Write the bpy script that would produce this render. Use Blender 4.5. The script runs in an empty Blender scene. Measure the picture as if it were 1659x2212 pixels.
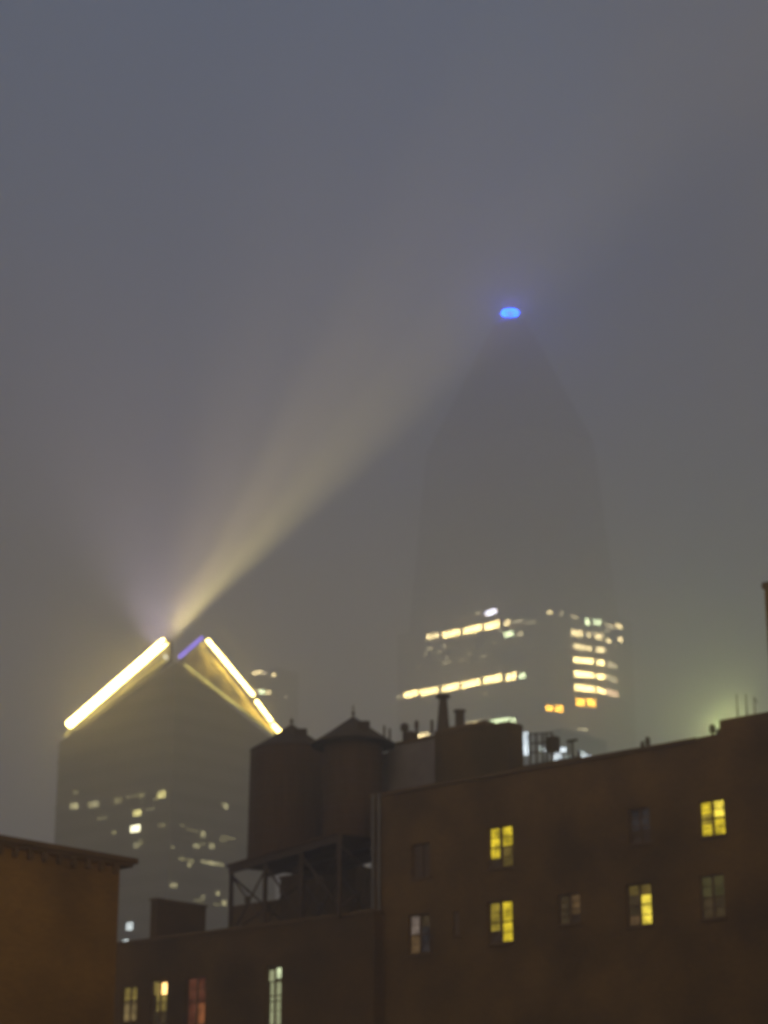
import bpy, bmesh, math, random
from mathutils import Vector, Matrix
random.seed(7)
C = bpy.context.scene
COL = C.collection
R = math.radians

# ------------------------------------------------------------------ camera
CAM_Z = 12.0
PITCH = R(19.0)
F = 4600.0                       # focal length in units of a 1659 x 2212 picture
UC, VC = 829.5, 1106.0
cd = bpy.data.cameras.new('camera')
cam = bpy.data.objects.new('camera', cd); COL.objects.link(cam)
cam.location = (0, 0, CAM_Z)
cam.rotation_euler = (R(90) + PITCH, 0, 0)
cd.sensor_fit = 'VERTICAL'; cd.sensor_height = 24.0
cd.lens = 24.0 * F / 2212.0
cd.clip_start = 0.5; cd.clip_end = 20000
cd.dof.use_dof = True            # the photograph is softly out of focus everywhere
cd.dof.focus_distance = 8.0
cd.dof.aperture_fstop = cd.lens / 1000.0 / (8.0 * 0.0022)
C.camera = cam

# ------------------------------------------------------------------ sky, exposure
def mathn(nt, op, a=None, b=None, c=None):
    n = nt.nodes.new('ShaderNodeMath'); n.operation = op
    for i, x in enumerate((a, b, c)):
        if x is None: continue
        if isinstance(x, (int, float)): n.inputs[i].default_value = x
        else: nt.links.new(x, n.inputs[i])
    return n.outputs[0]
def raydir(u, v):
    x = (u - UC) / F; y = (VC - v) / F
    return Vector((x, math.cos(PITCH) - y * math.sin(PITCH), math.sin(PITCH) + y * math.cos(PITCH)))

W = bpy.data.worlds.new('World'); C.world = W
W.use_nodes = True
nt = W.node_tree; nt.nodes.clear()
out = nt.nodes.new('ShaderNodeOutputWorld')
sky = nt.nodes.new('ShaderNodeTexSky'); sky.sky_type = 'NISHITA'; sky.sun_disc = False
sky.sun_elevation = R(-4.0); sky.sun_rotation = R(200); sky.dust_density = 4
bg1 = nt.nodes.new('ShaderNodeBackground'); bg1.inputs[1].default_value = 0.10
nt.links.new(sky.outputs[0], bg1.inputs[0])
tc = nt.nodes.new('ShaderNodeTexCoord')
noi = nt.nodes.new('ShaderNodeTexNoise'); noi.inputs['Scale'].default_value = 5.5
noi.inputs['Detail'].default_value = 3; noi.inputs['Roughness'].default_value = 0.45
mpn = nt.nodes.new('ShaderNodeMapping'); mpn.inputs['Scale'].default_value = (1, 1, .4)
nt.links.new(tc.outputs['Generated'], mpn.inputs[0]); nt.links.new(mpn.outputs[0], noi.inputs['Vector'])
# one thinner, bluer gap high in the overcast; warm city glow on the cloud elsewhere
dotn = nt.nodes.new('ShaderNodeVectorMath'); dotn.operation = 'DOT_PRODUCT'
nt.links.new(tc.outputs['Generated'], dotn.inputs[0])
dotn.inputs[1].default_value = raydir(600, 230).normalized()
gap = nt.nodes.new('ShaderNodeMapRange'); gap.interpolation_type = 'SMOOTHSTEP'
gap.inputs['From Min'].default_value = math.cos(R(13.5)); gap.inputs['From Max'].default_value = math.cos(R(1))
nt.links.new(dotn.outputs['Value'], gap.inputs['Value'])
nf = mathn(nt, 'MULTIPLY_ADD', noi.outputs['Fac'], 2.2, -1.11)
sepw = nt.nodes.new('ShaderNodeSeparateXYZ'); nt.links.new(tc.outputs['Generated'], sepw.inputs[0])
zen = nt.nodes.new('ShaderNodeMapRange'); zen.interpolation_type = 'SMOOTHSTEP'
zen.inputs['From Min'].default_value = .30; zen.inputs['From Max'].default_value = .85; zen.inputs['To Max'].default_value = .42
nt.links.new(sepw.outputs[2], zen.inputs['Value'])
fac = mathn(nt, 'ADD', mathn(nt, 'ADD', gap.outputs[0], nf), zen.outputs[0])
ramp = nt.nodes.new('ShaderNodeValToRGB')
ramp.color_ramp.elements[0].position = 0.0; ramp.color_ramp.elements[0].color = (0.235, 0.195, 0.155, 1)
ramp.color_ramp.elements[1].position = 1.0; ramp.color_ramp.elements[1].color = (0.000, 0.135, 0.340, 1)
e = ramp.color_ramp.elements.new(0.35); e.color = (0.075, 0.110, 0.185, 1)
nt.links.new(fac, ramp.inputs['Fac'])
bg2 = nt.nodes.new('ShaderNodeBackground'); bg2.inputs[1].default_value = 1.08
nt.links.new(ramp.outputs[0], bg2.inputs[0])
# unseen warm sky glow added behind the camera to light the near brick
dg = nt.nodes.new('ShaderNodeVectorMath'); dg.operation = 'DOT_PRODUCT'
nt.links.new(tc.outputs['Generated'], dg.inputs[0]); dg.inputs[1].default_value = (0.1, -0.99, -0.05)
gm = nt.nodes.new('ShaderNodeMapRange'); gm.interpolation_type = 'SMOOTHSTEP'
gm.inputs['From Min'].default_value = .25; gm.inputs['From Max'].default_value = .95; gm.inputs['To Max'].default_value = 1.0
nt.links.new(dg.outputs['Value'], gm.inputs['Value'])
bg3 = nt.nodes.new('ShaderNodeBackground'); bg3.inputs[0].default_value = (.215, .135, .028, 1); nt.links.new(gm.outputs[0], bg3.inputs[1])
add0 = nt.nodes.new('ShaderNodeAddShader')
add = nt.nodes.new('ShaderNodeAddShader')
nt.links.new(bg1.outputs[0], add0.inputs[0]); nt.links.new(bg2.outputs[0], add0.inputs[1])
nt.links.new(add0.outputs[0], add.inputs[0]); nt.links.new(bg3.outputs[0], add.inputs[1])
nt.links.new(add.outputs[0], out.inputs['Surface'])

C.view_settings.view_transform = 'Standard'
C.view_settings.look = 'None'
C.view_settings.exposure = 0.0
C.view_settings.gamma = 1.0
cy = C.cycles
cy.max_bounces = 8; cy.volume_bounces = 5; cy.diffuse_bounces = 3; cy.glossy_bounces = 3
cy.transparent_max_bounces = 6
cy.use_denoising = True
try:
    cy.denoiser = 'OPENIMAGEDENOISE'; cy.denoising_input_passes = 'RGB_ALBEDO_NORMAL'
except Exception: pass
cy.sample_clamp_indirect = 6.0

# ------------------------------------------------------------------ helpers
EA = Vector((-math.sin(R(49)), math.cos(R(49)), 0))      # street grid, away to the left
EB = Vector((math.cos(R(49)), math.sin(R(49)), 0))       # street grid, away to the right
def at(u, v, y):
    d = raydir(u, v); return Vector((0, 0, CAM_Z)) + d * (y / d.y)
class Plane:                       # an upright plane: point o, horizontal direction e, normal n towards the camera
    def __init__(s, o, e):
        s.o = Vector((o[0], o[1], 0)); s.e = e.normalized()
        n = Vector((s.e.y, -s.e.x, 0))
        if n.dot(-s.o) < 0: n = -n
        s.n = n
    def hit(s, u, v):
        d = raydir(u, v); c = Vector((0, 0, CAM_Z))
        return c + d * ((s.o - c).dot(s.n) / d.dot(s.n))
    def sz(s, u, v):
        p = s.hit(u, v); return (p - s.o).dot(s.e), p.z
    def su(s, u, v=1900): return s.sz(u, v)[0]
    def p(s, a, z, d=0.0):         # d = distance out of the wall
        q = s.o + s.e * a + s.n * d; return Vector((q.x, q.y, z))

def obj(name, bm, mats, parent=None, smooth=False):
    me = bpy.data.meshes.new(name)
    bmesh.ops.recalc_face_normals(bm, faces=bm.faces[:])
    if parent is not None:
        root = parent
        while root.parent: root = root.parent
        bmesh.ops.translate(bm, verts=bm.verts[:], vec=-root.location)
    if smooth:
        for f in bm.faces: f.smooth = True
    bm.to_mesh(me); bm.free()
    if not isinstance(mats, (list, tuple)): mats = [mats]
    for m in mats: me.materials.append(m)
    o = bpy.data.objects.new(name, me); COL.objects.link(o)
    if parent is not None: o.parent = parent
    return o
def thing(name, label, cat, loc, group=None):
    o = bpy.data.objects.new(name, None); COL.objects.link(o)
    o.location = loc; o['label'] = label; o['category'] = cat
    if group: o['group'] = group
    return o
def tag(o, label, cat, group=None):
    o['label'] = label; o['category'] = cat
    if group: o['group'] = group

def quad(bm, pts, mi=0):
    f = bm.faces.new([bm.verts.new(p) for p in pts]); f.material_index = mi; return f
def hexa(bm, b, t, mi=0):          # bottom and top loops
    n = len(b)
    vb = [bm.verts.new(p) for p in b]; vt = [bm.verts.new(p) for p in t]
    fs = [bm.faces.new(vb), bm.faces.new(vt)]
    for i in range(n): fs.append(bm.faces.new((vb[i], vb[(i+1) % n], vt[(i+1) % n], vt[i])))
    for f in fs: f.material_index = mi
def pbox(bm, P, a0, a1, z0, z1, d0, d1, mi=0):
    c = [(a0, d0), (a1, d0), (a1, d1), (a0, d1)]
    hexa(bm, [P.p(a, z0, d) for a, d in c], [P.p(a, z1, d) for a, d in c], mi)
def prism(bm, xy, z0, z1, mi=0):
    hexa(bm, [Vector((p[0], p[1], z0)) for p in xy], [Vector((p[0], p[1], z1)) for p in xy], mi)
def tube(bm, p, q, r, r2=None, seg=10, mi=0):
    p = Vector(p); q = Vector(q); r2 = r if r2 is None else r2
    ax = (q - p).normalized()
    x = ax.orthogonal().normalized(); y = ax.cross(x)
    ang = [2 * math.pi * i / seg for i in range(seg)]
    hexa(bm, [p + (x * math.cos(a) + y * math.sin(a)) * r for a in ang],
             [q + (x * math.cos(a) + y * math.sin(a)) * r2 for a in ang], mi)
def lathe(bm, c, prof, seg=40, mi=0):
    rings = []
    for r, z in prof:
        rings.append([bm.verts.new((c[0] + r * math.cos(2*math.pi*i/seg), c[1] + r * math.sin(2*math.pi*i/seg), z)) for i in range(seg)])
    for k in range(len(rings) - 1):
        for i in range(seg):
            j = (i + 1) % seg
            f = bm.faces.new((rings[k][i], rings[k][j], rings[k+1][j], rings[k+1][i])); f.material_index = mi
    bm.faces.new(rings[0]).material_index = mi; bm.faces.new(rings[-1]).material_index = mi

# ------------------------------------------------------------------ materials
def base(name):
    m = bpy.data.materials.new(name); m.use_nodes = True
    t = m.node_tree; b = t.nodes['Principled BSDF']
    return m, t, b
def geo(t):
    return t.nodes.new('ShaderNodeNewGeometry').outputs['Position']
def m_rough(name, c1, c2, scale=1.0, rough=0.9, bump=0.2, metal=0.0):
    m, t, b = base(name)
    n = t.nodes.new('ShaderNodeTexNoise'); n.inputs['Scale'].default_value = scale; n.inputs['Detail'].default_value = 6
    t.links.new(geo(t), n.inputs['Vector'])
    r = t.nodes.new('ShaderNodeValToRGB')
    r.color_ramp.elements[0].position = 0.35; r.color_ramp.elements[0].color = (*c1, 1)
    r.color_ramp.elements[1].position = 0.68; r.color_ramp.elements[1].color = (*c2, 1)
    t.links.new(n.outputs['Fac'], r.inputs['Fac']); t.links.new(r.outputs[0], b.inputs['Base Color'])
    bp = t.nodes.new('ShaderNodeBump'); bp.inputs['Strength'].default_value = bump
    n2 = t.nodes.new('ShaderNodeTexNoise'); n2.inputs['Scale'].default_value = scale * 9
    t.links.new(geo(t), n2.inputs['Vector']); t.links.new(n2.outputs['Fac'], bp.inputs['Height'])
    t.links.new(bp.outputs[0], b.inputs['Normal'])
    b.inputs['Roughness'].default_value = rough; b.inputs['Metallic'].default_value = metal
    return m
def m_brick(name, c1, c2, mortar, e, stain=0.5):
    m, t, b = base(name)
    g = geo(t)
    d = t.nodes.new('ShaderNodeVectorMath'); d.operation = 'DOT_PRODUCT'; t.links.new(g, d.inputs[0]); d.inputs[1].default_value = e
    s = t.nodes.new('ShaderNodeSeparateXYZ'); t.links.new(g, s.inputs[0])
    c = t.nodes.new('ShaderNodeCombineXYZ'); t.links.new(d.outputs['Value'], c.inputs[0]); t.links.new(s.outputs[2], c.inputs[1])
    br = t.nodes.new('ShaderNodeTexBrick'); br.inputs['Scale'].default_value = 1.0
    br.inputs['Brick Width'].default_value = 0.22; br.inputs['Row Height'].default_value = 0.075; br.inputs['Mortar Size'].default_value = 0.008
    br.inputs['Color1'].default_value = (*c1, 1); br.inputs['Color2'].default_value = (*c2, 1); br.inputs['Mortar'].default_value = (*mortar, 1)
    t.links.new(c.outputs[0], br.inputs['Vector'])
    n = t.nodes.new('ShaderNodeTexNoise'); n.inputs['Scale'].default_value = 0.35; n.inputs['Detail'].default_value = 7
    t.links.new(g, n.inputs['Vector'])
    mr = t.nodes.new('ShaderNodeMapRange'); mr.inputs['From Min'].default_value = .3; mr.inputs['From Max'].default_value = .7
    mr.inputs['To Min'].default_value = stain; mr.inputs['To Max'].default_value = 1.15
    t.links.new(n.outputs['Fac'], mr.inputs['Value'])
    mx = t.nodes.new('ShaderNodeVectorMath'); mx.operation = 'SCALE'
    t.links.new(br.outputs['Color'], mx.inputs[0]); t.links.new(mr.outputs[0], mx.inputs['Scale'])
    t.links.new(mx.outputs[0], b.inputs['Base Color']); b.inputs['Roughness'].default_value = .92
    bp = t.nodes.new('ShaderNodeBump'); bp.inputs['Strength'].default_value = .3; bp.inputs['Distance'].default_value = .02
    t.links.new(br.outputs['Fac'], bp.inputs['Height']); bp.invert = True
    t.links.new(bp.outputs[0], b.inputs['Normal'])
    return m
def m_bands(name, wall, glass, floor=4.0, share=.45, rough=.45):
    """curtain wall: spandrel and glazing bands floor by floor"""
    m, t, b = base(name)
    g = geo(t); s = t.nodes.new('ShaderNodeSeparateXYZ'); t.links.new(g, s.inputs[0])
    k = mathn(t, 'FRACT', mathn(t, 'DIVIDE', s.outputs[2], floor))
    k = mathn(t, 'LESS_THAN', k, share)
    n = t.nodes.new('ShaderNodeTexNoise'); n.inputs['Scale'].default_value = .12; n.inputs['Detail'].default_value = 4
    t.links.new(g, n.inputs['Vector'])
    mx = t.nodes.new('ShaderNodeMix'); mx.data_type = 'RGBA'
    t.links.new(k, mx.inputs[0]); mx.inputs[6].default_value = (*wall, 1); mx.inputs[7].default_value = (*glass, 1)
    sc = t.nodes.new('ShaderNodeVectorMath'); sc.operation = 'SCALE'
    t.links.new(mx.outputs[2], sc.inputs[0]); t.links.new(mathn(t, 'MULTIPLY_ADD', n.outputs['Fac'], 1.0, .5), sc.inputs['Scale'])
    t.links.new(sc.outputs[0], b.inputs['Base Color'])
    b.inputs['Roughness'].default_value = rough
    return m
def m_wood(name):
    m, t, b = base(name)
    g = geo(t)
    n = t.nodes.new('ShaderNodeTexNoise'); n.inputs['Scale'].default_value = 1.6; n.inputs['Detail'].default_value = 5
    mp = t.nodes.new('ShaderNodeMapping'); mp.inputs['Scale'].default_value = (5, 5, .35)
    t.links.new(g, mp.inputs[0]); t.links.new(mp.outputs[0], n.inputs['Vector'])
    r = t.nodes.new('ShaderNodeValToRGB')
    r.color_ramp.elements[0].position = .3; r.color_ramp.elements[0].color = (.075, .038, .012, 1)
    r.color_ramp.elements[1].position = .7; r.color_ramp.elements[1].color = (.125, .065, .022, 1)
    t.links.new(n.outputs['Fac'], r.inputs['Fac']); t.links.new(r.outputs[0], b.inputs['Base Color'])
    bp = t.nodes.new('ShaderNodeBump'); bp.inputs['Strength'].default_value = .5; bp.inputs['Distance'].default_value = .03
    t.links.new(n.outputs['Fac'], bp.inputs['Height']); t.links.new(bp.outputs[0], b.inputs['Normal'])
    b.inputs['Roughness'].default_value = .9
    return m
_em = {}
def m_emit(c, s=1.0, var=0.35, scale=2.2):
    key = (c, s, var, scale)
    if key in _em: return _em[key]
    m = bpy.data.materials.new('lit_glass'); m.use_nodes = True; t = m.node_tree; t.nodes.clear()
    o = t.nodes.new('ShaderNodeOutputMaterial'); e = t.nodes.new('ShaderNodeEmission')
    e.inputs[0].default_value = (*c, 1)
    if var:
        n = t.nodes.new('ShaderNodeTexNoise'); n.inputs['Scale'].default_value = scale; n.inputs['Detail'].default_value = 3
        t.links.new(geo(t), n.inputs['Vector'])
        mr = t.nodes.new('ShaderNodeMapRange'); mr.inputs['From Min'].default_value = .35; mr.inputs['From Max'].default_value = .65
        mr.inputs['To Min'].default_value = s * (1 - var); mr.inputs['To Max'].default_value = s * (1 + var)
        t.links.new(n.outputs['Fac'], mr.inputs['Value']); t.links.new(mr.outputs[0], e.inputs[1])
    else: e.inputs[1].default_value = s
    t.links.new(e.outputs[0], o.inputs[0]); _em[key] = m
    return m

BRICK_A = m_brick('brown_brick', (.24, .135, .030), (.19, .105, .022), (.18, .11, .035), EA)
BRICK_B = m_brick('russet_brick', (.36, .19, .03), (.30, .155, .024), (.26, .15, .035), EB)
BRICK_C = m_brick('dark_brick', (.18, .098, .022), (.145, .078, .016), (.13, .08, .025), EA)
STUCCO = m_rough('grey_stucco', (.24, .20, .19), (.32, .28, .26), .8)
COPING = m_rough('stone_coping', (.15, .09, .03), (.20, .12, .045), 1.5)
TAR = m_rough('roof_felt', (.055, .032, .013), (.085, .05, .02), 1.2)
STEEL = m_rough('dark_steel', (.09, .055, .026), (.13, .08, .04), 2.0, .6, .1, .3)
GALV = m_rough('galvanised_metal', (.16, .15, .14), (.24, .22, .2), 2.0, .5, .1, .4)
FRAME = m_rough('window_frame', (.15, .095, .045), (.20, .125, .06), 3.0, .7)
WOOD = m_wood('tank_staves')
CURTAIN = m_bands('bronze_curtain_wall', (.085, .076, .08), (.035, .032, .036))
LIMESTONE = m_bands('pale_limestone_bands', (.22, .19, .165), (.12, .11, .10))
SLATE = m_rough('dark_slate', (.02, .02, .022), (.05, .05, .055), .2)
OFFICE = m_bands('office_block_bands', (.12, .11, .10), (.05, .05, .05), 3.6)
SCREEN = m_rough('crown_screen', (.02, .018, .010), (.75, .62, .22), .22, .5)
m, t, b = base('dark_glass')
b.inputs['Base Color'].default_value = (.14, .09, .05, 1); b.inputs['Roughness'].default_value = .4
GLASS = m

# ------------------------------------------------------------------ ground
bm = bmesh.new()
quad(bm, [(-1290, -50, 0), (1490, -50, 0), (1490, 1640, 0), (-1290, 1640, 0)])
g = obj('ground', bm, m_rough('asphalt', (.04, .04, .04), (.065, .062, .058), .2)); g['kind'] = 'structure'

# ------------------------------------------------------------------ wall with real openings
def wall_mesh(bm, P, a0, a1, z0, z1, holes, depth, reveal=.28, mi=0, roof_mi=1):
    A = sorted({a0, a1} | {h[0] for h in holes} | {h[1] for h in holes})
    Z = sorted({z0, z1} | {h[2] for h in holes} | {h[3] for h in holes})
    for i in range(len(A) - 1):
        for j in range(len(Z) - 1):
            ca = (A[i] + A[i+1]) / 2; cz = (Z[j] + Z[j+1]) / 2
            if any(h[0] < ca < h[1] and h[2] < cz < h[3] for h in holes): continue
            quad(bm, [P.p(A[i], Z[j]), P.p(A[i+1], Z[j]), P.p(A[i+1], Z[j+1]), P.p(A[i], Z[j+1])], mi)
    for h in holes:
        x0, x1, y0, y1 = h
        for p, q in (((x0, y0), (x1, y0)), ((x1, y0), (x1, y1)), ((x1, y1), (x0, y1)), ((x0, y1), (x0, y0))):
            quad(bm, [P.p(*p), P.p(*q), P.p(*q, -reveal), P.p(*p, -reveal)], mi)
        quad(bm, [P.p(x0, y0, -reveal), P.p(x1, y0, -reveal), P.p(x1, y1, -reveal), P.p(x0, y1, -reveal)], mi)
    for a in (a0, a1):
        quad(bm, [P.p(a, z0), P.p(a, z0, -depth), P.p(a, z1, -depth), P.p(a, z1)], mi)
    quad(bm, [P.p(a0, z0, -depth), P.p(a1, z0, -depth), P.p(a1, z1, -depth), P.p(a0, z1, -depth)], mi)
    quad(bm, [P.p(a0, z1), P.p(a1, z1), P.p(a1, z1, -depth), P.p(a0, z1, -depth)], roof_mi)
def obj_keep(name, bm, mats, parent):      # like obj but merges doubles first so the shell is closed
    bmesh.ops.remove_doubles(bm, verts=bm.verts[:], dist=.001)
    return obj(name, bm, mats, parent)

def window(P, rect, panes, root, label=None, sill=True, blind=None):
    """rect = a0,a1,z0,z1; panes = list of (fa0,fa1,fz0,fz1,material) as shares of the opening"""
    a0, a1, z0, z1 = rect
    bm = bmesh.new()
    w = .06
    pbox(bm, P, a0, a0 + w, z0, z1, -.22, -.12); pbox(bm, P, a1 - w, a1, z0, z1, -.22, -.12)
    pbox(bm, P, a0 + w, a1 - w, z0, z0 + w, -.22, -.12); pbox(bm, P, a0 + w, a1 - w, z1 - w, z1, -.22, -.12)
    ca = (a0 + a1) / 2; cz = (z0 + z1) / 2
    pbox(bm, P, ca - .045, ca + .045, z0 + w, z1 - w, -.22, -.10)
    for q0, q1 in ((a0 + w, ca - .045), (ca + .045, a1 - w)):
        pbox(bm, P, q0, q1, cz - .025, cz + .025, -.21, -.11)
        for k in (-1, 1):
            zz = cz + k * (z1 - z0) * .245
            pbox(bm, P, q0, q1, zz - .012, zz + .012, -.20, -.12)
    f = obj('window', bm, FRAME, root)
    if label: f['label'] = label
    bm = bmesh.new(); ms = []
    for q in panes:
        fa0, fa1, fz0, fz1, mt = q
        if mt not in ms: ms.append(mt)
        A0, A1 = a0 + w + (a1 - a0 - 2*w) * fa0, a0 + w + (a1 - a0 - 2*w) * fa1
        Z0, Z1 = z0 + w + (z1 - z0 - 2*w) * fz0, z0 + w + (z1 - z0 - 2*w) * fz1
        quad(bm, [P.p(A0, Z0, -.165), P.p(A1, Z0, -.165), P.p(A1, Z1, -.165), P.p(A0, Z1, -.165)], ms.index(mt))
    obj('pane', bm, ms, f)
    if sill:
        bm = bmesh.new(); pbox(bm, P, a0 - .08, a1 + .08, z0 - .1, z0, -.1, .07)
        obj('sill', bm, COPING, f)
    return f
Y1 = m_emit((.80, .60, .03), .85, .5); Y2 = m_emit((.62, .46, .05), .50, .4); Y3 = m_emit((.40, .28, .06), .28, .4)
YH = m_emit((1.0, .78, .08), 1.0, .4); GR = m_emit((.20, .17, .06), .28, .3); GR2 = m_emit((.17, .115, .05), .24, .4)
PK = m_emit((.26, .20, .16), .62, .25); PK2 = m_emit((.20, .12, .05), .50, .35); DK = GLASS
DIM = m_emit((.10, .08, .075), .22, .5)

# ------------------------------------------------------------------ right-hand brick building
P1o = at(1300, 1637, 88.0)
PR = Plane(P1o, EA)
if PR.su(900) < PR.su(1300): PR.e = -PR.e       # keep s growing towards the far (left) end
sR = lambda u, v=1850: PR.sz(u, v)[0]
ROOF1 = P1o.z
a_left = sR(806, 1800); a_right = sR(1760, 1800)
right = thing('brick_building', 'long brown brick apartment building with yellow lit windows and rooftop bulkheads', 'building', PR.p(0, 0))
H1 = []
def rect_from(P, u0, u1, v0, v1):
    um = (u0 + u1) / 2
    s0, _ = P.sz(u0, (v0 + v1) / 2); s1, _ = P.sz(u1, (v0 + v1) / 2)
    z1 = P.sz(um, v0)[1]; z0 = P.sz(um, v1)[1]
    return (min(s0, s1), max(s0, s1), z0, z1)
# s grows to the left, so the share 0 is the RIGHT pane
wins = []
def addw(u0, u1, v0, v1, panes, label=None):
    r = rect_from(PR, u0, u1, v0, v1); wins.append((r, panes, label)); H1.append(r)
Rr, Ll = (0, .47), (.53, 1)
addw(1509, 1565, 1727, 1806, [(*Rr, .48, 1, YH), (*Rr, 0, .46, Y1), (*Ll, .66, 1, Y1), (*Ll, .34, .65, Y2), (*Ll, 0, .33, Y1)], 'bright yellow lit six-pane window')
addw(1054, 1107, 1784, 1874, [(*Rr, .5, 1, Y1), (*Rr, 0, .48, Y3), (.62, 1, .22, 1, Y1), (.5, .62, 0, 1, DK), (.62, 1, 0, .22, DK)], 'yellow lit window with a drawn blind')
addw(1054, 1107, 1946, 2037, [(*Rr, .5, 1, Y1), (*Rr, 0, .48, Y1), (.62, 1, .3, 1, Y2), (.5, .62, 0, 1, DK), (.62, 1, 0, .3, DK)], 'yellow lit window above dark lower pane')
addw(1353, 1407, 1908, 2000, [(*Rr, .75, 1, Y3), (*Rr, 0, .74, YH), (*Ll, .75, 1, Y3), (*Ll, .25, .75, GR2), (*Ll, 0, .25, PK2)], 'window lit bright yellow on its right half')
addw(1511, 1565, 1889, 1984, [(*Rr, .5, 1, GR), (*Rr, 0, .48, GR2), (*Ll, .5, 1, GR), (*Ll, 0, .48, GR2)], 'dim greenish window')
addw(1205, 1253, 1930, 1996, [(*Rr, .3, 1, PK2), (*Rr, 0, .3, DK), (*Ll, .0, 1, GR2)], 'dim reddish window')
addw(882, 928, 1975, 2060, [(*Rr, .7, 1, GR2), (*Rr, 0, .7, DIM), (*Ll, .5, 1, PK), (*Ll, 0, .48, PK2)], 'window with pale pink left pane')
addw(889, 929, 1822, 1895, [(0, 1, 0, 1, DK)], None)
addw(1358, 1404, 1746, 1822, [(0, 1, .4, 1, DIM), (0, 1, 0, .4, DK)], None)
addw(979, 992, 1968, 2020, [(0, 1, 0, 1, PK)], None)
bm = bmesh.new()
wall_mesh(bm, PR, a_right, a_left, 0, ROOF1, H1, 26)
obj_keep('wall', bm, [BRICK_A, TAR], right)
for r, p, l in wins: window(PR, r, p, right, l)
def cap(name, P, a0, a1, z, d0, d1, h, m, root):
    bm = bmesh.new(); pbox(bm, P, a0, a1, z, z + h, d0, d1); return obj(name, bm, m, root)
cap('parapet_coping', PR, sR(1520), a_left + .12, ROOF1 + .003, -.5, .10, .14, COPING, right)
# stepped parapets at the near end
zA = PR.sz(1540, 1588)[1]; zB = PR.sz(1610, 1546)[1]
bm = bmesh.new(); pbox(bm, PR, sR(1569), sR(1520) - .01, ROOF1 - .01, zA, -3, .004); obj('stepped_parapet', bm, BRICK_A, right)
bm = bmesh.new(); pbox(bm, PR, a_right, sR(1569) - .004, ROOF1 - .01, zB, -5, .008); obj('stepped_parapet', bm, BRICK_A, right)
# downpipes on the far end
bm = bmesh.new()
for du in (0, 13):
    s = sR(810 + du, 1800)
    tube(bm, PR.p(s, ROOF1 - 7.5, .14), PR.p(s, ROOF1 + .1, .14), .075)
    for k in range(5): tube(bm, PR.p(s, ROOF1 - 7 + k * 1.5, .14), PR.p(s, ROOF1 - 6.9 + k * 1.5, .14), .10)
obj('downpipe', bm, GALV, right)
# rooftop bulkheads: planes parallel to the facade, set back
def roofbox(name, u0, u1, vtop, back, depth, m, root=right, zbase=None, umid=None):
    Q = Plane(PR.p(0, 0, -back), PR.e); Q.e = PR.e
    um = umid or (u0 + u1) / 2
    s0 = Q.sz(u0, vtop + 30)[0]; s1 = Q.sz(u1, vtop + 30)[0]; z1 = Q.sz(um, vtop)[1]
    bm = bmesh.new(); pbox(bm, Q, min(s0, s1), max(s0, s1), ROOF1 if zbase is None else zbase, z1, -depth, 0)
    o = obj(name, bm, m, root)
    return o, Q, (min(s0, s1), max(s0, s1), z1)
o_, Q, (q0, q1, qz) = roofbox('stair_bulkhead', 838, 946, 1603, 3.4, 1.5, STUCCO)
bm = bmesh.new(); pbox(bm, Q, q0 - .1, q1 + .1, qz, qz + .12, -1.6, .1); obj('roof_edge', bm, COPING, o_)
roofbox('stair_bulkhead', 812, 838, 1628, 3.8, .6, STUCCO)
o_, Q2, (q0, q1, qz) = roofbox('lift_bulkhead', 955, 1098, 1571, 2.2, 1.1, BRICK_C)
bm = bmesh.new(); pbox(bm, Q2, q0 + 1.2, q1, qz, qz + .22, -1.15, .08); obj('roof_edge', bm, COPING, o_)
roofbox('lift_bulkhead', 939, 955, 1578, 2.6, .5, BRICK_C)
roofbox('roof_curb', 1100, 1250, 1646, 2.4, .8, BRICK_C)
# chimney with a flared cap and a shorter one
def chimney(u, v0, v1, back, r0, r1, rc, m):
    Qx = Plane(PR.p(0, 0, -back), PR.e); p1 = Qx.hit(u, v0); z0 = Qx.hit(u, v1).z
    bm = bmesh.new()
    h = p1.z - z0
    lathe(bm, (p1.x, p1.y), [(r0, z0 - .3), (r1, z0 + h * .82), (r1, p1.z - h * .12), (rc, p1.z - h * .07), (rc, p1.z - .02), (rc * .7, p1.z)], 20)
    return obj('chimney', bm, m, right)
chimney(957, 1501, 1575, 4.5, .34, .19, .34, STEEL)
chimney(993, 1534, 1575, 4.5, .22, .22, .30, STEEL)
# small roof pipes and vents
def post(u, v0, v1, back, r, m=STEEL, cross=None, head=None):
    Qx = Plane(PR.p(0, 0, -back), PR.e); p1 = Qx.hit(u, v0); p0 = Qx.hit(u, v1)
    bm = bmesh.new(); tube(bm, (p1.x, p1.y, min(p0.z, p1.z) - .1), p1, r, seg=8)
    if cross: tube(bm, p1 - PR.e * cross, p1 + PR.e * cross, r * .9, seg=8)
    if head: lathe(bm, (p1.x, p1.y), [(r, p1.z - .3), (head, p1.z - .26), (head, p1.z - .02), (head * .5, p1.z + .08)], 12)
    return bm
for u, v0, v1, r, h in ((830, 1568, 1605, .05, None), (842, 1574, 1605, .05, None), (874, 1566, 1605, .10, .20), (900, 1560, 1605, .07, .1), (933, 1556, 1580, .07, None), (886, 1584, 1605, .3, .33)):
    obj('vent_pipe', post(u, v0, v1, 4.5, r, head=h), STEEL, right)
for u, v0, v1, r, h in ((1399, 1596, 1640, .05, .11), (1388, 1605, 1640, .05, .09), (1539, 1569, 1600, .06, .13), (1555, 1578, 1600, .06, .14)):
    obj('vent_pipe', post(u, v0, v1, 1.5, r, head=h), STEEL, right)
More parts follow.
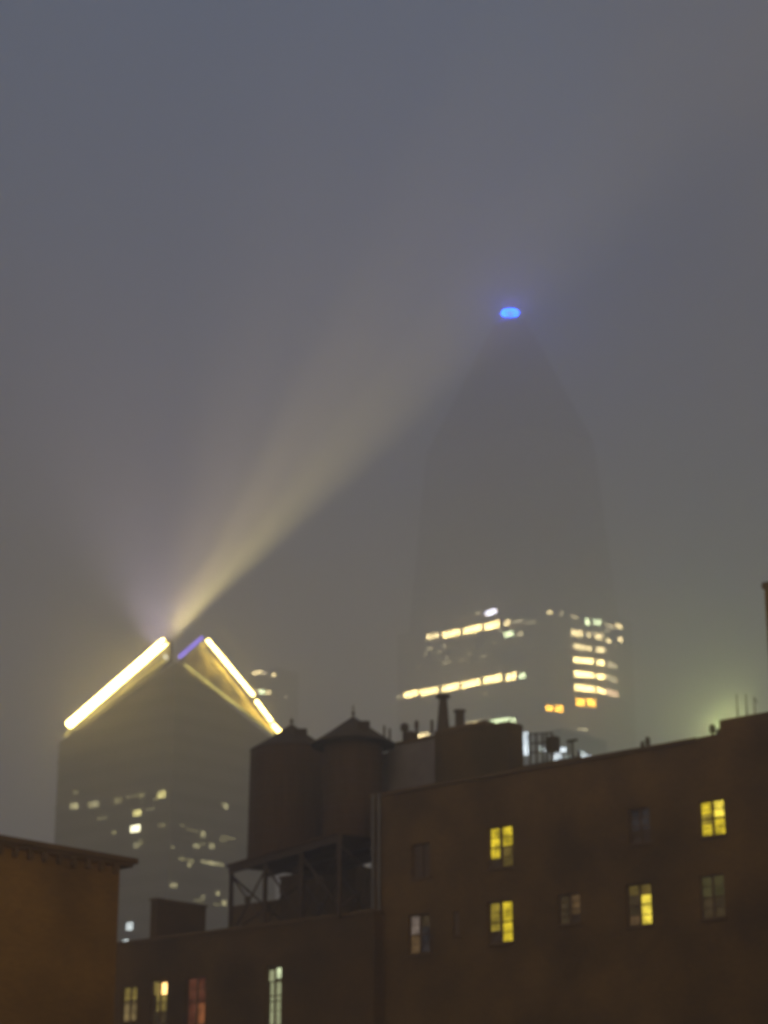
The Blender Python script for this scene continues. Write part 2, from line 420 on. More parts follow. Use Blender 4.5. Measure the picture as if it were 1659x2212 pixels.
# open steel frame with a louvred cooling unit
fr = thing('equipment_frame', 'open steel frame of posts and rails beside the brick lift bulkhead', 'roof frame', Q2.hit(1170, 1650))
bm = bmesh.new()
for u in (1144, 1158, 1172, 1180, 1192): 
    p1 = Q2.hit(u, 1583 + (4 if u == 1172 else 0)); tube(bm, (p1.x, p1.y, ROOF1), p1, .045, seg=8)
obj('post', bm, STEEL, fr)
bm = bmesh.new()
for v in (1586, 1606, 1626): tube(bm, Q2.hit(1143, v), Q2.hit(1193, v - 3), .035, seg=8)
pbox(bm, Q2, Q2.su(1192, 1600), Q2.su(1172, 1600), Q2.hit(1180, 1622).z, Q2.hit(1180, 1590).z, -.6, -.2)
obj('rail', bm, STEEL, fr)
tm = thing('roof_mast', 'T-shaped steel mast on the roof right of the open frame', 'mast', Q2.hit(1236, 1650))
bm = bmesh.new()
p1 = Q2.hit(1236, 1600); tube(bm, (p1.x, p1.y, ROOF1), p1, .06, seg=8); obj('post', bm, STEEL, tm)
bm = bmesh.new(); tube(bm, p1 - PR.e * .26, p1 + PR.e * .26, .07, seg=8); tube(bm, p1 + PR.e * .2 - Vector((0,0,.9)), p1 + PR.e * .2, .03, seg=6); obj('crossbar', bm, STEEL, tm)
tp = thing('roof_post', 'short thick steel post on the roof right of the T-shaped mast', 'post', Q2.hit(1249, 1650))
p1 = Q2.hit(1250, 1622); bm = bmesh.new(); tube(bm, (p1.x, p1.y, ROOF1), p1, .08, .06, seg=8); obj('shaft', bm, STEEL, tp)
QA = Plane(PR.p(0, 0, -2.0), PR.e)
for u, lab in ((1591, 'thin whip antenna, leftmost of three on the stepped parapet'), (1611, 'thin whip antenna, middle of three on the stepped parapet'), (1629, 'short bent antenna, rightmost of three on the stepped parapet')):
    p1 = QA.hit(u, 1500 + (6 if u == 1629 else 0))
    a = thing('antenna', lab, 'antenna', (p1.x, p1.y, zB), 'antennas on the stepped parapet')
    bm = bmesh.new(); tube(bm, (p1.x, p1.y, zB), p1, .03, .018, seg=6); obj('mast', bm, STEEL, a)
    if u != 1629:
        for k in range(5):
            bm = bmesh.new(); q = Vector((p1.x, p1.y, zB + .15 + .17 * k)); tube(bm, q - PR.e * .06, q + PR.e * .06, .012, seg=6)
            obj('element', bm, STEEL, a)
    else:
        bm = bmesh.new(); q = Vector(p1)
        tube(bm, q, q - PR.e * .12 - Vector((0, 0, .25)), .016, seg=6); obj('element', bm, STEEL, a)

# ------------------------------------------------------------------ building at the right edge of the picture
PN = Plane(at(1660, 1264, 60.0), EA)
sN = PN.sz(1659, 1400)[0]
near = thing('brick_building', 'tall dark brick building cut by the right edge of the photo', 'building', PN.p(sN, 0))
zt = PN.sz(1660, 1270)[1]
dirN = 1 if PN.sz(1700, 1400)[0] > sN else -1
a0, a1 = sorted((sN, sN + dirN * 14))
bm = bmesh.new(); wall_mesh(bm, PN, a0, a1, 0, zt, [], 10); obj_keep('wall', bm, [BRICK_B, TAR], near)
bm = bmesh.new(); pbox(bm, PN, a0 - .05, a1 + .05, zt, zt + .18, -10.05, .06); obj('coping', bm, COPING, near)

# ------------------------------------------------------------------ left-hand building
PL = Plane(at(258, 1852, 64.0), EB)
zl = PL.sz(258, 1852)[1]
sL = PL.sz(258, 1900)[0]; sL0 = PL.sz(-120, 1900)[0]
left = thing('brick_building', 'russet brick building with a projecting cornice at the left edge', 'building', PL.p(sL, 0))
a0, a1 = sorted((sL, sL0))
bm = bmesh.new(); wall_mesh(bm, PL, a0, a1, 0, zl - .25, [], 12); obj_keep('wall', bm, [BRICK_B, TAR], left)
sc = PL.sz(291, 1870)[0]
bm = bmesh.new()
sgn = 1 if sc > sL else -1
lo, hi = sorted((sL0, sL + sgn * .45)); pbox(bm, PL, lo, hi, zl - .25, zl - .14, -12.2, .10)
lo, hi = sorted((sL0, sc)); pbox(bm, PL, lo, hi, zl - .137, zl + .02, -12.3, .16)
obj('cornice', bm, COPING, left)
for k in range(14):
    bm = bmesh.new(); s = sL - sgn * (.3 + k * .55); pbox(bm, PL, s, s + .14, zl - .5, zl - .253, -.02, .12)
    obj('bracket', bm, COPING, left)

# ------------------------------------------------------------------ low central building
pc = at(485, 2012, 101.6)
PC = Plane(pc, EA); PC.e = PR.e
zc = pc.z
centre = thing('brick_building', 'low dark brick building under the water tanks with narrow lit windows', 'building', PC.p(0, 0))
HC = []; wc = []
def addc(u0, u1, v0, v1, panes, label=None):
    r = rect_from(PC, u0, u1, v0, v1); HC.append(r); wc.append((r, panes, label))
OR = m_emit((1.0, .60, .20), 4.0, .2); ORD = m_emit((.45, .33, .08), .55, .45); ORB = m_emit((.42, .30, .12), .45, .4)
RED = m_emit((.22, .07, .035), .40, .4); RED2 = m_emit((.50, .17, .06), .50, .5)
WH = m_emit((.75, .85, .50), 1.0, .3, 1.5); WH2 = m_emit((.38, .40, .22), .85, .15)
addc(262, 295, 2130, 2207, [(0, 1, .62, 1, ORD), (0, 1, .56, .62, DK), (0, 1, 0, .56, ORB)], 'dull yellow lit window')
addc(325, 360, 2117, 2214, [(0, .62, .70, .96, OR), (.62, 1, .70, 1, ORD), (0, .8, .3, .69, ORD), (.8, 1, .3, .69, DK), (0, 1, 0, .3, GR2)], 'window with a blazing orange lamp at its top')
addc(401, 443, 2110, 2214, [(0, 1, .45, 1, RED), (0, .6, 0, .44, RED2), (.6, 1, 0, .44, RED)], 'dull red lit window')
addc(574, 607, 2086, 2216, [(0, .62, .80, .985, WH), (.62, 1, .76, .96, WH2), (0, .9, .42, .74, WH2), (0, .9, 0, .40, WH2)], 'tall greenish white lit window')
c0 = PC.sz(808, 2000)[0]; c1 = PC.sz(215, 2000)[0]
bm = bmesh.new(); wall_mesh(bm, PC, min(c0, c1), max(c0, c1), 0, zc, HC, 22); obj_keep('wall', bm, [BRICK_C, TAR], centre)
for r, p, l in wc: window(PC, r, p, centre, l)
cap('parapet_coping', PC, min(c0, c1), max(c0, c1), zc + .003, -.45, .08, .13, COPING, centre)
Qc = Plane(PC.p(0, 0, -4), PC.e); Qc.e = PC.e
s0 = Qc.sz(324, 1990)[0]; s1 = Qc.sz(444, 1990)[0]; z1 = Qc.sz(385, 1951)[1]
def boxAB(bm, u0, u1, vtop, y, z0, da, db):      # box with its near corner between u0 and u1
    pass
# bulkhead seen with its roofline falling to the right: its long side runs along the other street
Qb = Plane(at(385, 1951, 107.0), EB)
s0 = Qb.sz(338, 1990)[0]; s1 = Qb.sz(444, 1990)[0]; z1 = Qb.sz(385, 1951)[1]
bm = bmesh.new(); pbox(bm, Qb, min(s0, s1), max(s0, s1), zc, z1, -.45, 0); bk = obj('stair_bulkhead', bm, BRICK_C, centre)
bm = bmesh.new(); pbox(bm, Qb, min(s0, s1) - .08, max(s0, s1) + .08, z1, z1 + .1, -.5, .06); obj('roof_edge', bm, COPING, bk)

# ------------------------------------------------------------------ water tanks on their steel platform
def px(y): return y / F / math.cos(PITCH) * 1.0
ZT = at(630, 1862, 104.5).z
def tank(u, vap, veave, vbot, y, reave, rbody, label, finv):
    top = at(u, vap, y); ev = at(u, veave, y); bt = at(u, vbot, y); bt.z = ZT
    s = top.length / F
    t = thing('water_tank', label, 'water tank', (top.x, top.y, bt.z), 'rooftop water tanks')
    rb = rbody * s * 1.0; re = reave * s
    bm = bmesh.new(); seg = 48
    # staves: slightly faceted drum, a touch wider at the foot
    rings = []
    for r, z in ((rb * 1.03, bt.z), (rb * 1.015, (bt.z + ev.z) / 2), (rb, ev.z)):
        rings.append([bm.verts.new((top.x + (r + (.012 if i % 2 else 0)) * math.cos(2*math.pi*i/seg), top.y + (r + (.012 if i % 2 else 0)) * math.sin(2*math.pi*i/seg), z)) for i in range(seg)])
    for k in range(2):
        for i in range(seg): bm.faces.new((rings[k][i], rings[k][(i+1) % seg], rings[k+1][(i+1) % seg], rings[k+1][i]))
    bm.faces.new(rings[0]); bm.faces.new(rings[-1])
    obj('drum', bm, WOOD, t)
    h = ev.z - bt.z
    for k in range(9):
        z = bt.z + h * (.04 + .92 * (k / 8) ** 1.15)
        bm = bmesh.new(); rr = rb * (1.03 - .03 * (z - bt.z) / h) + .014
        lathe(bm, (top.x, top.y), [(rr, z - .02), (rr + .02, z - .02), (rr + .02, z + .02), (rr, z + .02)], 48); obj('hoop', bm, STEEL, t)
    bm = bmesh.new()
    lathe(bm, (top.x, top.y), [(re * .98, ev.z), (re, ev.z + .06), (re * .52, ev.z + (top.z - ev.z) * .50), (.12, top.z - .03), (.05, top.z)], 24)
    rf = obj('conical_roof', bm, TAR, t)
    fz = at(u, finv, y).z
    bm = bmesh.new(); lathe(bm, (top.x, top.y), [(.07, top.z - .1), (.05, top.z + .12), (.11, top.z + .18), (.04, top.z + .28), (.02, fz)], 12); obj('finial', bm, STEEL, rf)
    bm = bmesh.new()     # inspection hatch
    d = Vector((.45, -.89, 0)); c = Vector((top.x, top.y, 0)) + d * re * .55
    zz = ev.z + (top.z - ev.z) * .5
    hexa(bm, [Vector((c.x + a, c.y + b_, zz - .25)) for a, b_ in ((-.3, -.3), (.3, -.3), (.3, .3), (-.3, .3))], [Vector((c.x + a, c.y + b_, zz + .22)) for a, b_ in ((-.3, -.3), (.3, -.3), (.3, .3), (-.3, .3))])
    obj('hatch', bm, TAR, rf)
    return t, top, bt, rb
t1, top1, bt1, rb1 = tank(630, 1566, 1626, 1858, 104.5, 86, 84, 'wooden water tank on the left, behind the taller pointed one', 1551)
t2, top2, bt2, rb2 = tank(763, 1549, 1612, 1858, 99.5, 88, 60, 'wooden water tank with the highest conical roof, right of the pair', 1523)
# a feed pipe and ladder on the front tank
A2 = Vector((top1.x - top2.x, top1.y - top2.y, 0)).normalized(); B2 = Vector((A2.y, -A2.x, 0))
if B2.y < 0: B2 = -B2
T1 = Vector((top1.x, top1.y, 0)); T2 = Vector((top2.x, top2.y, 0))
pl = thing('tank_platform', 'steel platform on braced legs carrying the two water tanks', 'platform', (T1.x, T1.y, zc))
z_t = min(bt1.z, bt2.z) - .003
hw = 2.25; PL_END = 2.35
o1 = T1 + A2 * PL_END - B2 * hw; LEN = (T1 - T2).length + 2 * PL_END
class Fr:          # platform frame: a along -A2 from the left corner, d along B2 (away)
    def p(s, a, z, d=0.0):
        q = o1 - A2 * a + B2 * d; return Vector((q.x, q.y, z))
PP = Fr()
bm = bmesh.new(); pbox(bm, PP, 0, LEN, z_t - .12, z_t, 0, 2 * hw); obj('deck', bm, WOOD, pl)
for d in (.1, hw - .1, 2 * hw - .3):
    bm = bmesh.new(); pbox(bm, PP, .05, LEN - .05, z_t - .42, z_t - .123, d, d + .2); obj('beam', bm, STEEL, pl)
nl = 4
for i in range(nl):
    s = .1 + (LEN - .36) * i / (nl - 1)
    for d in (.12, 2 * hw - .28):
        bm = bmesh.new(); pbox(bm, PP, s, s + .17, zc, z_t - .423, d, d + .16); obj('leg', bm, STEEL, pl)
def brace(pa, pb, pc_, pd):
    bm = bmesh.new(); tube(bm, pa, pb, .05, seg=6); tube(bm, pc_, pd, .05, seg=6)
    c = (pa + pb) / 2; n_ = (pb - pa).cross(pd - pc_).normalized(); tube(bm, c - n_ * .07, c + n_ * .07, .2, seg=14)
    obj('cross_brace', bm, STEEL, pl)
for i in range(nl - 1):
    sa = .18 + (LEN - .36) * i / (nl - 1); sb = .18 + (LEN - .36) * (i + 1) / (nl - 1)
    for d in (.2, 2 * hw - .2):
        brace(PP.p(sa, z_t - .55, d), PP.p(sb, zc + .4, d), PP.p(sa, zc + .4, d + .1), PP.p(sb, z_t - .55, d + .1))
for s in (.18, LEN - .18):
    brace(PP.p(s, z_t - .55, .2), PP.p(s, zc + .4, 2 * hw - .2), PP.p(s + .1, zc + .4, .2), PP.p(s + .1, z_t - .55, 2 * hw - .2))
# raised roof parts behind the platform
for u0, u1, vt, y in ((500, 640, 1952, 112.0), (606, 770, 1886, 108.0)):
    Qh = Plane(at((u0 + u1) / 2, vt, y), EA); Qh.e = PR.e
    z1 = at((u0 + u1) / 2, vt, y).z
    s0, s1 = sorted((Qh.sz(u0, vt)[0], Qh.sz(u1, vt)[0]))
    bm = bmesh.new(); pbox(bm, Qh, s0, s1, zc, z1, -3.0, 0); bk = obj('stair_bulkhead', bm, BRICK_C, centre)
    bm = bmesh.new(); pbox(bm, Qh, s0 - .06, s1 + .06, z1, z1 + .1, -3.08, .07); obj('roof_edge', bm, COPING, bk)

# ------------------------------------------------------------------ crown-lit tower at the left
yk = 420.0
K = at(379, 1430, yk)
PKL = Plane(K, EA); PKR = Plane(K, EB)
ct = thing('office_tower', 'grey office tower with a gabled crown of blazing yellow light lines', 'skyscraper', (K.x, K.y, 0))
LE = PKL.hit(128, 1604); RE = PKR.hit(600, 1606)
L2 = PKL.hit(150, 1590); R2 = PKR.hit(590, 1598)
dl = (Vector((LE.x, LE.y, 0)) - Vector((K.x, K.y, 0))); dr = (Vector((RE.x, RE.y, 0)) - Vector((K.x, K.y, 0)))
B = Vector((K.x, K.y, 0)) + dl + dr
zLow = min(LE.z, RE.z) - 1
bm = bmesh.new()
vb = [bm.verts.new((p.x, p.y, 0)) for p in (K, LE, B, RE)]
vt = [bm.verts.new(K), bm.verts.new((L2.x, L2.y, L2.z)), bm.verts.new(LE), bm.verts.new((B.x, B.y, zLow)), bm.verts.new(RE), bm.verts.new(R2)]
bm.faces.new((vb[0], vb[1], vt[2], vt[1], vt[0])); bm.faces.new((vb[1], vb[2], vt[3], vt[2]))
bm.faces.new((vb[2], vb[3], vt[4], vt[3])); bm.faces.new((vb[3], vb[0], vt[0], vt[5], vt[4]))
for f in ((0, 1, 2), (0, 2, 3), (0, 3, 4), (0, 4, 5)): bm.faces.new([vt[i] for i in f])
obj('body', bm, CURTAIN, ct)
# stone ledges every few floors, a little proud of both faces
zledge = 60.0
while zledge < zLow - 2:
    bm = bmesh.new()
    for P_, end in ((PKL, LE), (PKR, RE)):
        k1 = (Vector((end.x, end.y, 0)) - P_.o).dot(P_.e); lo, hi = sorted((0, k1))
        pbox(bm, P_, lo, hi, zledge, zledge + .7, -.05, .22)
    obj('ledge', bm, CURTAIN, ct); zledge += 9.6
def litbox(P_, u0, u1, v0, v1, mat, root, out=.3, name='lit_window', slope=None):
    """a lit window set in a far facade; follows the floor line of its own wall"""
    uc = (u0 + u1) / 2
    s0 = P_.sz(u0, (v0 + v1) / 2)[0]; s1 = P_.sz(u1, (v0 + v1) / 2)[0]
    za = P_.sz(uc, v1)[1]; zb = P_.sz(uc, v0)[1]
    bm = bmesh.new(); pbox(bm, P_, min(s0, s1), max(s0, s1), za, zb, -.05, out, 0)
    return obj(name, bm, mat, root)
def tc1(x, y): return 86.4 + x * .3646, 1296 + y * .3646
cw = m_emit((1.0, .88, .32), 2.0, .5, .5); cw2 = m_emit((1.0, .90, .45), .62, .7, .8); cw3 = m_emit((.9, .8, .35), .28, .6, .6); cwh = m_emit((1.0, .95, .6), 4.2, .3, .6)
cold = m_emit((.8, .9, .9), 2.0, .4)
for x, y, w, h, mt in ((205, 1222, 46, 36, cw2), (320, 1212, 60, 38, cw2), (466, 1190, 42, 34, cw3), (605, 1157, 30, 26, cw3), (724, 1152, 42, 42, cw), (215, 1142, 24, 22, cw3),
                       (578, 1262, 40, 34, cw), (567, 1355, 52, 40, cwh), (576, 1452, 34, 34, cw2), (598, 1432, 22, 40, cw3), (442, 1378, 20, 20, cw3), (722, 1336, 36, 24, cw3), (548, 1165, 60, 14, cw3), (690, 1180, 30, 14, cw3),
                       (655, 1240, 50, 10, cw3), (370, 1295, 50, 10, cw3)):
    u, v = tc1(x, y); litbox(PKL, u - w * .18, u + w * .18, v - h * .17, v + h * .17, mt, ct)
for x, y, w, h, mt in ((838, 1336, 30, 14, cw3), (965, 1392, 22, 44, cw2), (1098, 1222, 20, 38, cw2), (1078, 1210, 16, 24, cw3), (925, 1458, 34, 26, cw2), (962, 1446, 24, 12, cw3), (1016, 1458, 26, 34, cw2), (1110, 1408, 90, 10, cw3), (1080, 1425, 40, 10, cw3),
                       (862, 1540, 90, 22, cw3), (882, 1572, 16, 26, cw2), (1018, 1560, 130, 22, cw2), (787, 1690, 36, 26, cw2), (1050, 1735, 18, 30, cw2), (962, 1765, 16, 32, cw2), (930, 1780, 40, 16, cw3), (1088, 1795, 22, 34, cw2), (1045, 1805, 40, 12, cw3), (900, 1365, 60, 10, cw3), (783, 1465, 20, 14, cw3)):
    u, v = tc1(x, y); litbox(PKR, u - w * .18, u + w * .18, v - h * .17, v + h * .17, mt, ct)
for u, v, w, h in ((281, 2001, 6, 8), (272, 2037, 5, 7)): litbox(PKL, u - w, u + w, v - h, v + h, cold, ct)
# crown: left screen with the fat light line, right triangular screen with three light lines, violet light line
PL2 = Plane(PKL.p(0, 0, -1.2), PKL.e); PL2.e = PKL.e
PR2 = Plane(PKR.p(0, 0, -1.2), PKR.e); PR2.e = PKR.e
def slab(pts, n, th):
    bm = bmesh.new(); hexa(bm, [p for p in pts], [p - n * th for p in pts]); return bm
obj('crown_screen', slab([PL2.hit(150, 1592), PL2.hit(370, 1428), PL2.hit(368, 1384), PL2.hit(152, 1574)], PL2.n, .6), SLATE, ct)
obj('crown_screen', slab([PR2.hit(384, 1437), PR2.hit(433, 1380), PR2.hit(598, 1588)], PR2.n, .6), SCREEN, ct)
HOT = m_emit((1.0, .72, .19), 44.0, 0); HOT2 = m_emit((1.0, .73, .20), 30.0, 0); EDGE = m_emit((1.0, .82, .20), 1.1, .5, .2)
VIO = m_emit((.30, .22, 1.0), 1.9, .2, .5)
def lightline(P_, a, b_, r, m, out=.4, name='light_line'):
    p = P_.hit(*a) + P_.n * out; q = P_.hit(*b_) + P_.n * out
    bm = bmesh.new(); tube(bm, p, q, r, seg=12)
    return obj(name, bm, m, ct)
lightline(PL2, (156, 1567), (362, 1388), .85, HOT, .9)
lightline(PL2, (150, 1592), (368, 1428), .16, EDGE, 1.5)
lightline(PR2, (438, 1385), (537, 1504), .42, HOT2, 1.4)
lightline(PR2, (543, 1516), (576, 1560), .38, HOT2, 1.4)
lightline(PR2, (580, 1568), (595, 1585), .48, HOT2, 1.4)
lightline(PR2, (388, 1438), (588, 1594), .28, EDGE, 1.5)
lightline(PR2, (381, 1421), (430, 1379), .42, VIO, .9)
lightline(PL2, (366, 1420), (371, 1424), .5, m_emit((1, .9, .6), 1.5, .2), 1.4, 'lamp')

# floodlights on the crown whose beam stands in the fog
EDGE_ANG = 41.5
def beam(uv, half, power, blend, col, size=.8, lean=1.1):
    pf = PL2.hit(*uv) + PL2.n * 1.4
    view = (pf - Vector((0, 0, CAM_Z))).normalized()
    rt = view.cross(Vector((0, 0, 1))).normalized(); up = rt.cross(view).normalized()
    a = R(EDGE_ANG + half * math.sqrt(1 + lean * lean))
    d = (rt * math.cos(a) + up * math.sin(a) - view * lean).normalized()
    bm = bmesh.new(); tube(bm, pf - d * .3, pf + d * .5, .25, .45, seg=14)
    h = obj('floodlight', bm, STEEL, ct)
    ld = bpy.data.lights.new('beam', 'SPOT'); ld.energy = power; ld.color = col; ld.spot_size = R(2 * half); ld.spot_blend = blend
    ld.shadow_soft_size = size
    o = bpy.data.objects.new('beam', ld); COL.objects.link(o)
    o.rotation_euler = d.to_track_quat('-Z', 'Y').to_euler()
    o.parent = h; o.location = pf + d * 1.6 - ct.location
beam((368, 1390), 4.6, 1700000, .40, (1, .82, .30), 1.0)
beam((366, 1392), 9, 1150000, .60, (1, .78, .34), 1.5)
beam((360, 1397), 16, 520000, .9, (1, .76, .46), 2.0)
beam((350, 1406), 34, 150000, 1.0, (.85, .70, .85), 2.5)

# ------------------------------------------------------------------ tall tower with the blue ring
yt = 1110.0
TS = yt / 650.0
Tn = at(1160, 1450, yt)                       # its near corner
PT1 = Plane(Tn, EA)
ang2 = Vector((math.sin(R(68)), math.cos(R(68)), 0))
PT2 = Plane(Tn, ang2)
q2 = PT2.hit(1297, 1450); PT3 = Plane(q2, EB)
q0 = PT1.hit(858, 1450); q3 = PT3.hit(1368, 1450)
def xy(p): return Vector((p.x, p.y, 0))
plan = [xy(q0), xy(Tn), xy(q2), xy(q3)]
back_len = (xy(q0) - xy(Tn)).length
plan += [xy(q3) + EA * back_len, xy(q0) + EB * (xy(q3) - xy(q2)).length]
tw = thing('stepped_tower', 'very tall tower fading into fog under a blue ring of light', 'skyscraper', (Tn.x, Tn.y, 0))
zlow = at(1160, 1302, yt).z; zsh = at(1160, 930, yt + 12 * TS).z
bm = bmesh.new(); prism(bm, plan, 0, zlow); obj('body', bm, LIMESTONE, tw)
cen = at(1102, 680, yt + 26 * TS)
cc = Vector((sum(q.x for q in plan) / 6, sum(q.y for q in plan) / 6, 0))
ztop = at(1102, 697, yt + 26 * TS).z
KS = .74
bm = bmesh.new()
def ring_(k, z): return [Vector((cc.x + (p.x - cc.x) * k, cc.y + (p.y - cc.y) * k, z)) for p in plan]
hexa(bm, ring_(.90, zlow), ring_(KS, zsh)); obj('upper_shaft', bm, LIMESTONE, tw)
N = 24
for i in range(N):
    f0 = i / N; k = KS - .01 - (KS - .14) * f0
    c = cc.lerp(Vector((cen.x, cen.y, 0)), f0)
    pl2 = [c + (p - cc) * k for p in plan]
    bm = bmesh.new(); prism(bm, pl2, zsh + (ztop - zsh) * f0, zsh + (ztop - zsh) * (i + 1) / N); obj('setback_tier', bm, SLATE, tw)
bm = bmesh.new(); lathe(bm, (cen.x, cen.y), [(6.6, ztop - 1), (6.2, ztop - .4), (.7, ztop - .2), (.6, ztop + 5), (.4, ztop + 7), (.2, ztop + 9)], 20); obj('lantern', bm, STEEL, tw)
BLUE = m_emit((0.0, .075, 1.0), 300.0, 0); BLUE2 = m_emit((0.08, .06, 1.0), 5, 0)
bm = bmesh.new(); zr = cen.z + 1.0
RM = 4.6
vs = []
for i in range(40):
    a = 2 * math.pi * i / 40
    vs.append([bm.verts.new((cen.x + (RM + .32 * math.cos(b2)) * math.cos(a), cen.y + (RM + .32 * math.cos(b2)) * math.sin(a), zr + .32 * math.sin(b2))) for b2 in [2 * math.pi * j / 8 for j in range(8)]])
for i in range(40):
    for j in range(8): bm.faces.new((vs[i][j], vs[(i+1) % 40][j], vs[(i+1) % 40][(j+1) % 8], vs[i][(j+1) % 8]))
obj('ring_light', bm, BLUE, tw)
bm = bmesh.new(); lathe(bm, (cen.x, cen.y), [(6.75, ztop - .9), (6.75, ztop + .1), (6.62, ztop + .1), (6.62, ztop - .9)], 30); obj('ring_light', bm, BLUE2, tw)

pdl = bpy.data.lights.new('ring_glow', 'POINT'); pdl.energy = 170000; pdl.color = (.10, .12, 1.0); pdl.shadow_soft_size = 2
plo = bpy.data.objects.new('ring_glow', pdl); COL.objects.link(plo); plo.parent = tw; plo.location = Vector((cen.x, cen.y, zr + 3.5)) - tw.location
def tc2(x, y): return 777.6 + x * .4167, 1252.8 + y * .4167
tw1 = m_emit((1.0, .74, .28), 36.0, .35, .4); tw2 = m_emit((1.0, .78, .36), 14.0, .5, .4); tw3 = m_emit((.95, .78, .42), 4.6, .5, .3)
two = m_emit((1.0, .48, .04), 30.0, .35, .4); tww = m_emit((.85, .85, 1.0), 22.0, .3, .4); twg = m_emit((.85, 1.0, .55), 15.0, .4, .4)
def face_for(u): return PT1 if u < 1162 else (PT2 if u < 1298 else PT3)
def strip(x0, x1, y, h, mt, dy=0, split=3, side=None):
    """a run of lit windows with thin mullions; each run is one lit floor bay"""
    u0, v0 = tc2(x0, y); u1, _ = tc2(x1, y)
    P_ = side or face_for((u0 + u1) / 2)
    s0 = P_.sz(u0, v0)[0]; s1 = P_.sz(u1, v0)[0]; uc, vc = tc2((x0 + x1) / 2, y)
    zc_ = P_.sz(uc, vc)[1]; hh = h * .4167 / F * (yt * 1.04) / 2 / math.cos(R(14))
    if s0 > s1: s0, s1 = s1, s0
    bm = bmesh.new(); w = (s1 - s0) / split
    for i in range(split): pbox(bm, P_, s0 + w * i + .12, s0 + w * (i + 1) - .12, zc_ - hh, zc_ + hh, -.05, .3)
    obj('lit_window', bm, mt, tw)
for x0, x1, y, h, mt in (
    (345, 410, 292, 24, tw2), (430, 520, 278, 30, tw1), (537, 632, 256, 32, tw1), (648, 722, 236, 34, tw1), (745, 778, 223, 26, tw2),
    (650, 708, 168, 24, tww), (598, 630, 172, 12, tw3), (750, 796, 282, 28, twg), (812, 845, 280, 22, tw3), (345, 380, 356, 12, tw3), (428, 444, 345, 18, tw3), (443, 456, 402, 14, tw3), (555, 575, 385, 12, tw3),
    (795, 850, 215, 10, tw3), (860, 910, 222, 8, tw3),
    (230, 298, 592, 30, tw1), (312, 405, 578, 30, tw1), (425, 515, 558, 32, tw1), (530, 625, 537, 32, tw1), (640, 735, 515, 34, tw1), (758, 810, 502, 34, tw1), (826, 860, 497, 24, twg), (190, 216, 606, 14, tw3),
    (552, 618, 746, 22, tw2), (630, 775, 736, 24, twg), (782, 806, 730, 24, twg), (300, 360, 805, 20, tw2), (640, 660, 590, 14, tw3)):
    strip(x0, x1, y, h, mt, split=max(1, round((x1 - x0) / 24)))
for k, y in enumerate((350, 418, 490, 562)):
    strip(1105 + k * 3, 1203 + k * 4, y, 24 + k * 2, (tw2, tw1, tw1, tw1)[k], split=5)
    strip(1222 + k * 2, 1264 + k * 2, y + 12, 26, (tw2, tw1, tw1, tw1)[k], split=2)
    if k: strip(1276, 1335, y + 24, 22 + k * 3, (tw3, tw3, tw3, m_emit((1.0, .66, .36), 8.5, .3, .4))[k], split=3)
for x0, x1, y, h, mt in ((1120, 1164, 634, 36, two), (1178, 1222, 636, 38, two), (1095, 1155, 275, 30, tw2), (1174, 1192, 282, 26, tw2), (1215, 1260, 292, 28, tw2), (1276, 1298, 315, 20, tw2), (1336, 1360, 308, 24, tw2),
                         (1166, 1190, 218, 32, twg), (1210, 1248, 220, 28, twg), (1326, 1358, 240, 22, tw2), (1095, 1130, 192, 16, tw3), (972, 994, 168, 20, tw2), (1036, 1052, 175, 16, tw3), (964, 998, 666, 24, two), (1012, 1052, 668, 32, two), (1130, 1180, 775, 10, tw3), (1262, 1320, 238, 10, tw3)):
    strip(x0, x1, y, h, mt, split=max(1, round((x1 - x0) / 24)))

random.seed(21)
for x, y in [(300 + 32 * i + random.uniform(-8, 8), 330 - 5.2 * i + random.choice((0, 60, 120))) for i in range(14)] + [(random.uniform(1110, 1330), random.uniform(250, 420)) for i in range(7)]:
    strip(x, x + random.uniform(8, 20), y, random.uniform(7, 12), tw3, split=1)

# ------------------------------------------------------------------ other far blocks
def block(u0, u1, um, vtop, y, name, label, m):
    Kc = at(um, vtop, y); A_ = Plane(Kc, EA); B_ = Plane(Kc, EB)
    l = xy(A_.hit(u0, vtop + 20)); r = xy(B_.hit(u1, vtop + 20)); k = xy(Kc)
    th = thing(name, label, 'building', k)
    bm = bmesh.new(); prism(bm, [k, l, l + r - k, r], 0, Kc.z); obj('body', bm, m, th)
    bm = bmesh.new()
    for P_, e_ in ((A_, l), (B_, r)):
        ln = (e_ - k).dot(P_.e); lo, hi = sorted((0, ln)); pbox(bm, P_, lo, hi, Kc.z, Kc.z + 1.1, -.4, .05)
    obj('parapet', bm, m, th)
    return th, A_, B_
far, FA, FB = block(536, 645, 600, 1446, 1060, 'office_block', 'faint fog-wrapped block with a few lights right of the gabled tower', OFFICE)
for u, v, w, h, mt in ((557, 1453, 9, 3.5, tw2), (571, 1455, 5, 3, tw3), (592, 1458, 4, 3, tw2), (566, 1495, 4.5, 4, twg), (580, 1496, 3, 3.5, tw2), (556, 1492, 5, 2, tw3)):
    litbox(FA if u < 600 else FB, u - w, u + w, v - h, v + h, mt, far)
litbox(FB, 616, 620, 1503, 1508, tw3, far)
mid, MA, MB_ = block(1100, 1310, 1215, 1580, 700, 'office_block', 'lower office block with cold white lights just above the brick roofline', OFFICE)
wcold = m_emit((.80, .92, 1.0), 4.0, .5, .4); wcold2 = m_emit((.7, .85, .8), 1.8, .6, .4)
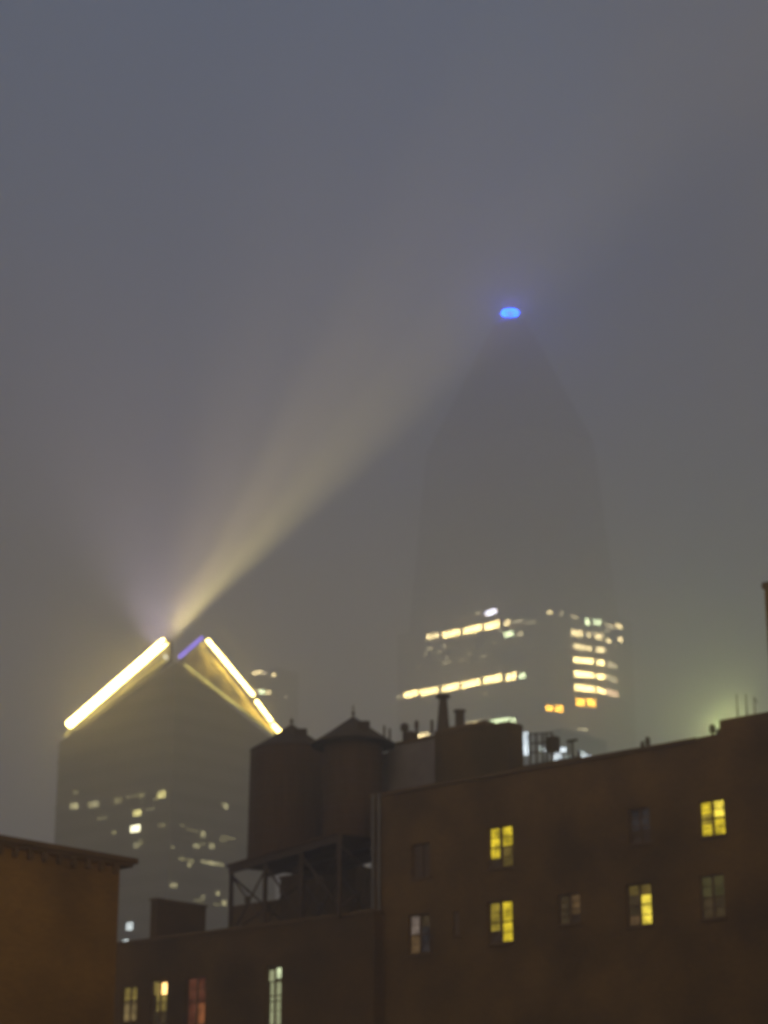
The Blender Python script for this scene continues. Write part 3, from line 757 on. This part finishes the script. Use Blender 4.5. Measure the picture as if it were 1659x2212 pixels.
for u0, u1, v0, v1, mt in ((1129, 1141, 1582, 1632, wcold), (1166, 1176, 1612, 1622, wcold2), (1176, 1184, 1618, 1626, wcold), (1198, 1222, 1616, 1626, wcold), (1196, 1214, 1630, 1640, wcold)):
    litbox(MA, u0, u1, v0, v1, mt, mid)
for u0, u1, v0, v1, mt in ((1250, 1262, 1622, 1630, wcold2), (1256, 1282, 1630, 1640, wcold), (1222, 1240, 1634, 1642, wcold2)):
    litbox(MB_, u0, u1, v0, v1, mt, mid)

# ------------------------------------------------------------------ lamp behind the stepped parapet
gp = at(1572, 1576, 230.0); zg = gp.z - 4.5
hid = thing('warehouse', 'flat-roofed block hidden behind the stepped parapet under a glowing lamp', 'building', (gp.x, gp.y, 0))
bm = bmesh.new(); prism(bm, [gp.xy.to_3d() + EB * a + EA * b for a, b in ((-4, -4), (4, -4), (4, 6), (-4, 6))], 0, zg); obj('wall', bm, BRICK_A, hid)
gl = thing('roof_lamp', 'greenish yellow lamp glowing behind the stepped parapet of the brick building', 'lamp', (gp.x, gp.y, zg))
bm = bmesh.new(); tube(bm, (gp.x, gp.y, zg), gp - Vector((0, 0, .3)), .08); obj('pole', bm, STEEL, gl)
bm = bmesh.new(); bmesh.ops.create_icosphere(bm, subdivisions=2, radius=.5, matrix=Matrix.Translation(gp)); obj('globe', bm, m_emit((.90, 1.0, .34), 1300.0, 0), gl)

# ------------------------------------------------------------------ haze
bm = bmesh.new()
bmesh.ops.create_cube(bm, size=1.0, matrix=Matrix.Translation((100, 795, 319)) @ Matrix.Diagonal((2800, 1710, 640, 1)))
m = bpy.data.materials.new('haze'); m.use_nodes = True; t = m.node_tree; t.nodes.clear()
o = t.nodes.new('ShaderNodeOutputMaterial'); pv = t.nodes.new('ShaderNodeVolumePrincipled')
pv.inputs['Color'].default_value = (.93, .93, .94, 1); pv.inputs['Density'].default_value = .0023; pv.inputs['Anisotropy'].default_value = .68
t.links.new(pv.outputs[0], o.inputs['Volume'])
hz = obj('haze', bm, m); hz['kind'] = 'stuff'
